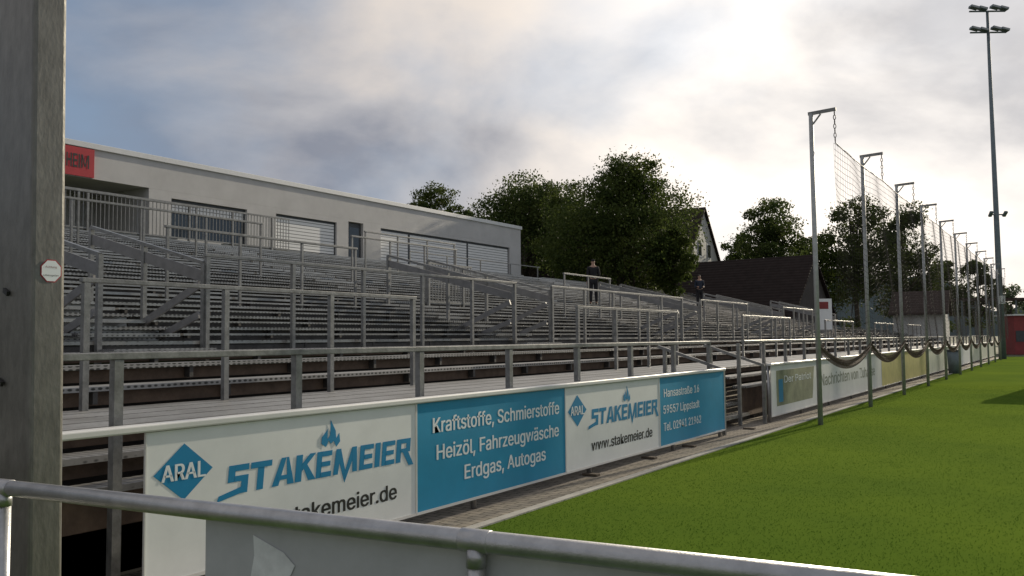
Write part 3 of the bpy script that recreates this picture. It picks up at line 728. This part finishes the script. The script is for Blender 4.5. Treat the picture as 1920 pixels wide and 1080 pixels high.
tree(1158,305,575,290,52,LEAF1,'largest dark tree standing over the terrace top',50000,.16,seed=4,clumps=116,loose=.4)
tree(1180,270,420,140,52.5,LEAF1,'ragged tall leader rising from behind the largest tree',9500,.16,seed=5,clumps=26,loose=1.0)
tree(1262,392,560,112,50,LEAF1,'low bushy tree hanging over the terrace in front of the white house',15000,.16,seed=6,clumps=42)
tree(1385,430,530,80,92,LEAF2,'low hazy tree between white house and rounded tree',5000,.25,seed=7,clumps=22)
tree(1438,358,530,140,78,LEAF2,'rounded single tree right of the white house',16000,.22,seed=8,clumps=46,loose=.4)
tree(1510,420,540,100,88,LEAF2,'low tree behind the barn gable',6000,.26,seed=9,clumps=24)
tree(1598,352,620,170,74,LEAF1,'dark tree behind the first two net bays',24000,.22,seed=10,clumps=62,loose=.4)
tree(1688,370,620,130,76,LEAF1,'dark tree behind the third net bay',18000,.22,seed=12,clumps=50,loose=.4)
tree(1765,460,630,110,96,LEAF2,'lower tree behind the middle net posts',8000,.28,seed=13,clumps=30)
tree(1832,474,630,95,94,LEAF2,'tree close left of the floodlight mast',8000,.28,seed=14,clumps=30)
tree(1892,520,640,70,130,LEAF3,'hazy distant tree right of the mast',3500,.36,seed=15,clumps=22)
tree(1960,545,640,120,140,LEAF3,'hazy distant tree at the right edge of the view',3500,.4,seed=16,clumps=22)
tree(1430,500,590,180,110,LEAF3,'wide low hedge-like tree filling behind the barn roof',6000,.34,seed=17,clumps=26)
# ------------------------------------------------------------------ people
def skin_mesh(name,verts,edges,rad,m,parent,sub=2,root=0):
    me=bpy.data.meshes.new(name+'_s'); me.from_pydata(verts,edges,[]); o=bpy.data.objects.new(name+'_s',me); col.objects.link(o)
    md=o.modifiers.new('s','SKIN'); md.use_smooth_shade=True
    if not me.skin_vertices:
        with bpy.context.temp_override(object=o,active_object=o): bpy.ops.mesh.customdata_skin_add()
    for i,sv in enumerate(me.skin_vertices[0].data):
        r_=rad[i]; sv.radius=(r_,r_) if not isinstance(r_,tuple) else r_; sv.use_root=(i==root)
    ms=o.modifiers.new('u','SUBSURF'); ms.levels=sub; ms.render_levels=sub
    dg=bpy.context.evaluated_depsgraph_get(); m2=bpy.data.meshes.new_from_object(o.evaluated_get(dg))
    bpy.data.objects.remove(o); m2.name=name; m2.materials.clear(); m2.materials.append(m)
    for p in m2.polygons: p.use_smooth=True
    r=bpy.data.objects.new(name,m2); col.objects.link(r); r.parent=parent; return r
def person(loc,rotz,label,jm,tm,capm,phone=False):
    t=thing('person',label,'person',loc); t.rotation_euler=(0,0,rotz)
    V=[(0,0,.95),(0,0,1.12),(0,.0,1.30),(0,0,1.43),(0,.0,1.52),(0,.02,1.60),(0,.02,1.69)]
    r=[.125,.115,.13,.09,.05,.075,.07]; E=[(0,1),(1,2),(2,3),(3,4),(4,5),(5,6)]
    def add(p,rr,par): V.append(p); r.append(rr); E.append((par,len(V)-1)); return len(V)-1
    J=[]
    for s in (-1,1):
        sh_=add((s*.17,0,1.40),.06,3); el=add((s*.22,-.02,1.13),.044,sh_)
        ha=(s*.16,.22,1.10) if (phone or s>0) else (s*.23,.05,.88)
        wr=add(ha,.03,el); d=(Vector(ha)-Vector(V[el])).normalized(); pm=add(tuple(Vector(ha)+d*.06),.028,wr)
        for f in range(4):
            b0=Vector(ha)+d*.09+Vector((0,0,(f-1.5)*.018)); ff_=add(tuple(b0),.010,pm); ln=(.05,.062,.058,.042)[f]
            g_=add(tuple(b0+d*ln*.6+Vector((-s*.006,0,0))),.009,ff_); add(tuple(b0+d*ln+Vector((-s*.018,0,-.006))),.008,g_)
        th=add(tuple(Vector(ha)+d*.04+Vector((-s*.025,0,.022))),.010,pm); add(tuple(Vector(ha)+d*.075+Vector((-s*.035,0,.035))),.009,th)
        hp_=add((s*.09,0,.90),.095,0); kn=add((s*.105,.02*s,.50),.06,hp_); an=add((s*.11,.015*s-.02,.09),.038,kn); add((s*.12,.015*s+.13,.04),.035,an)
        J.append((sh_,el,wr,hp_,kn,an))
    skin_mesh('body',V,E,r,SKIN,t,2)
    Vj=[V[0],V[1],V[2],V[3],(0,0,1.48)]; rj=[.155,.145,.16,.115,.07]; Ej=[(0,1),(1,2),(2,3),(3,4)]
    for (a,b2,c,_,_,_) in J:
        i=len(Vj); Vj+= [V[a],V[b2],V[c]]; rj+=[.078,.06,.045]; Ej+=[(3,i),(i,i+1),(i+1,i+2)]
    skin_mesh('jacket',Vj,Ej,rj,jm,t,2)
    Vt=[(0,0,.94)]; rt=[.135]; Et=[]
    for (_,_,_,a,b2,c) in J:
        i=len(Vt); Vt+=[V[a],V[b2],V[c]]; rt+=[.11,.078,.06]; Et+=[(0,i),(i,i+1),(i+1,i+2)]
    skin_mesh('trousers',Vt,Et,rt,tm,t,2)
    skin_mesh('hair',[(0,-.005,1.64),(0,-.01,1.70),(0,0,1.725)],[(0,1),(1,2)],[.082,.085,.06],capm,t,2)
    for s in (-1,1):
        skin_mesh('shoe',[(s*.11,-.04,.05),(s*.115,.05,.045),(s*.12,.14,.035)],[(0,1),(1,2)],[.05,.045,.035],BLACK,t,2)
        skin_mesh('ear',[(s*.078,.02,1.61),(s*.084,.015,1.64)],[(0,1)],[.012,.014],SKIN,t,1)
    skin_mesh('nose',[(0,.09,1.635),(0,.108,1.605)],[(0,1)],[.009,.013],SKIN,t,1)
    mb=MB()
    for s in (-1,1): mb.box(s*.03-.011,s*.03+.011,.086,.095,1.638,1.648)
    o=MB(); o.v=[(v[0]+loc[0],v[1]+loc[1],v[2]+loc[2]) for v in mb.v]; o.f=mb.f; o.build('eyes',BLACK,t)
    o=MB().box(loc[0]-.02,loc[0]+.02,loc[1]+.082,loc[1]+.092,loc[2]+1.565,loc[2]+1.573); o.build('mouth',REDK,t)
    return t
def terr(px,c): return onX(px,560,-c).y
k1=12; c1=rc(k1)+.2; person((-c1,terr(1113,c1),rz(k1)),R(35),'person in black hooded clothes with back turned, standing high on the terrace',CLOTHD,CLOTHD,CLOTHD)
k2=13; c2=rc(k2)+.2; person((-c2,terr(1312,c2),rz(k2)),R(215),'person in navy jacket looking down at their hands, right of the big tree',CLOTHB,CLOTHD,HAIR,phone=True)
bp_=onZ(1785,700,0)
bn=thing('litter_bin','small dark litter bin against the far boards by a net post','bin',(NX-.35,bp_.y,0))
MB().tube([(NX-.35,bp_.y,0.0),(NX-.35,bp_.y,.95)],.25,14,[.22,.27]).build('bin_body',STEELB,bn,smooth=True)
MB().tube([(NX-.35,bp_.y,.951),(NX-.35,bp_.y,1.03)],.25,14,[.29,.25]).build('lid',FRAME,bn,smooth=True)
# ------------------------------------------------------------------ light
SUN_AZ=6.0; SUN_EL=20.0
sd=Vector((math.sin(R(SUN_AZ))*math.cos(R(SUN_EL)),math.cos(R(SUN_AZ))*math.cos(R(SUN_EL)),math.sin(R(SUN_EL))))
L=bpy.data.lights.new('sun','SUN'); L.energy=5.0; L.angle=R(.6); L.color=(1,.88,.68)
lo=bpy.data.objects.new('sun',L); col.objects.link(lo); lo.rotation_euler=sd.to_track_quat('Z','Y').to_euler()
wd=bpy.data.worlds.new('World'); sc.world=wd; wd.use_nodes=True; n=wd.node_tree.nodes; l=wd.node_tree.links; n.clear()
out=n.new('ShaderNodeOutputWorld'); bg=n.new('ShaderNodeBackground'); bg.inputs['Strength'].default_value=.1; l.new(bg.outputs[0],out.inputs[0])
sky=n.new('ShaderNodeTexSky'); sky.sky_type='NISHITA'; sky.sun_disc=False; sky.sun_elevation=R(SUN_EL); sky.sun_rotation=R(SUN_AZ)
tc=n.new('ShaderNodeTexCoord'); nv_=n.new('ShaderNodeVectorMath'); nv_.operation='NORMALIZE'; l.new(tc.outputs['Generated'],nv_.inputs[0])
mp=n.new('ShaderNodeMapping'); mp.inputs['Scale'].default_value=(1,1,1.7); mp.inputs['Rotation'].default_value=(R(14),R(-22),0); mp.inputs['Location'].default_value=(.35,.1,.2); l.new(nv_.outputs[0],mp.inputs['Vector'])
def lobe(px,py,lo_,amp):
    d=n.new('ShaderNodeVectorMath'); d.operation='DOT_PRODUCT'; l.new(nv_.outputs[0],d.inputs[0]); d.inputs[1].default_value=ray(px,py).normalized()
    m=n.new('ShaderNodeMapRange'); m.interpolation_type='SMOOTHSTEP'; m.inputs[1].default_value=lo_; m.inputs[2].default_value=1.0; m.inputs[3].default_value=0; m.inputs[4].default_value=amp; l.new(d.outputs['Value'],m.inputs[0]); return m.outputs[0]
def sub(a,b):
    m=n.new('ShaderNodeMath'); m.operation='SUBTRACT'; l.new(a,m.inputs[0]); l.new(b,m.inputs[1]); return m.outputs[0]
n1=n.new('ShaderNodeTexNoise'); n1.inputs['Scale'].default_value=3.0; n1.inputs['Detail'].default_value=9; n1.inputs['Roughness'].default_value=.52; n1.inputs['Distortion'].default_value=.25
l.new(mp.outputs[0],n1.inputs['Vector'])
n1d=sub(n1.outputs['Fac'],lobe(330,210,.955,.09))
r1=n.new('ShaderNodeValToRGB'); e=r1.color_ramp.elements; e[0].position=.32; e[0].color=(2.3,2.55,3.2,1); e[1].position=.60; e[1].color=(6.3,5.8,5.5,1)
e2=r1.color_ramp.elements.new(.46); e2.color=(4.2,4.25,4.6,1)
l.new(n1d,r1.inputs[0])
n2=n.new('ShaderNodeTexNoise'); n2.inputs['Scale'].default_value=2.2; n2.inputs['Detail'].default_value=8; l.new(mp.outputs[0],n2.inputs['Vector'])
n2d=sub(n2.outputs['Fac'],lobe(150,-40,.95,.13))
r2=n.new('ShaderNodeValToRGB'); r2.color_ramp.elements[0].position=.32; r2.color_ramp.elements[1].position=.54; l.new(n2d,r2.inputs[0])
sb=n.new('ShaderNodeMix'); sb.data_type='RGBA'; sb.blend_type='MIX'; sb.inputs[0].default_value=.8; l.new(sky.outputs[0],sb.inputs[6]); sb.inputs[7].default_value=(2.3,3.2,4.6,1)
m1=n.new('ShaderNodeMix'); m1.data_type='RGBA'; l.new(r2.outputs[0],m1.inputs[0]); l.new(sb.outputs[2],m1.inputs[6]); l.new(r1.outputs[0],m1.inputs[7])
gd=ray(1720,130).normalized()
dt=n.new('ShaderNodeVectorMath'); dt.operation='DOT_PRODUCT'; l.new(nv_.outputs[0],dt.inputs[0]); dt.inputs[1].default_value=gd
r3=n.new('ShaderNodeMapRange'); r3.inputs[1].default_value=.36; r3.inputs[2].default_value=.58; r3.inputs[3].default_value=.5; r3.inputs[4].default_value=1.0; l.new(n1.outputs['Fac'],r3.inputs[0])
prevo=m1.outputs[2]
for (lo_,hi_,colr) in ((.70,.98,(2.8,2.4,1.9,1)),(.88,1.0,(4.5,4.2,3.7,1))):
    mr=n.new('ShaderNodeMapRange'); mr.interpolation_type='SMOOTHSTEP'; mr.inputs[1].default_value=lo_; mr.inputs[2].default_value=hi_; l.new(dt.outputs['Value'],mr.inputs[0])
    mm=n.new('ShaderNodeMath'); mm.operation='MULTIPLY'; l.new(mr.outputs[0],mm.inputs[0]); l.new(r3.outputs[0],mm.inputs[1])
    gl=n.new('ShaderNodeMix'); gl.data_type='RGBA'; gl.blend_type='ADD'; l.new(prevo,gl.inputs[6]); gl.inputs[7].default_value=colr; l.new(mm.outputs[0],gl.inputs[0])
    prevo=gl.outputs[2]
l.new(prevo,bg.inputs['Color'])
sc.view_settings.view_transform='Standard'; sc.view_settings.look='None'; sc.view_settings.exposure=0
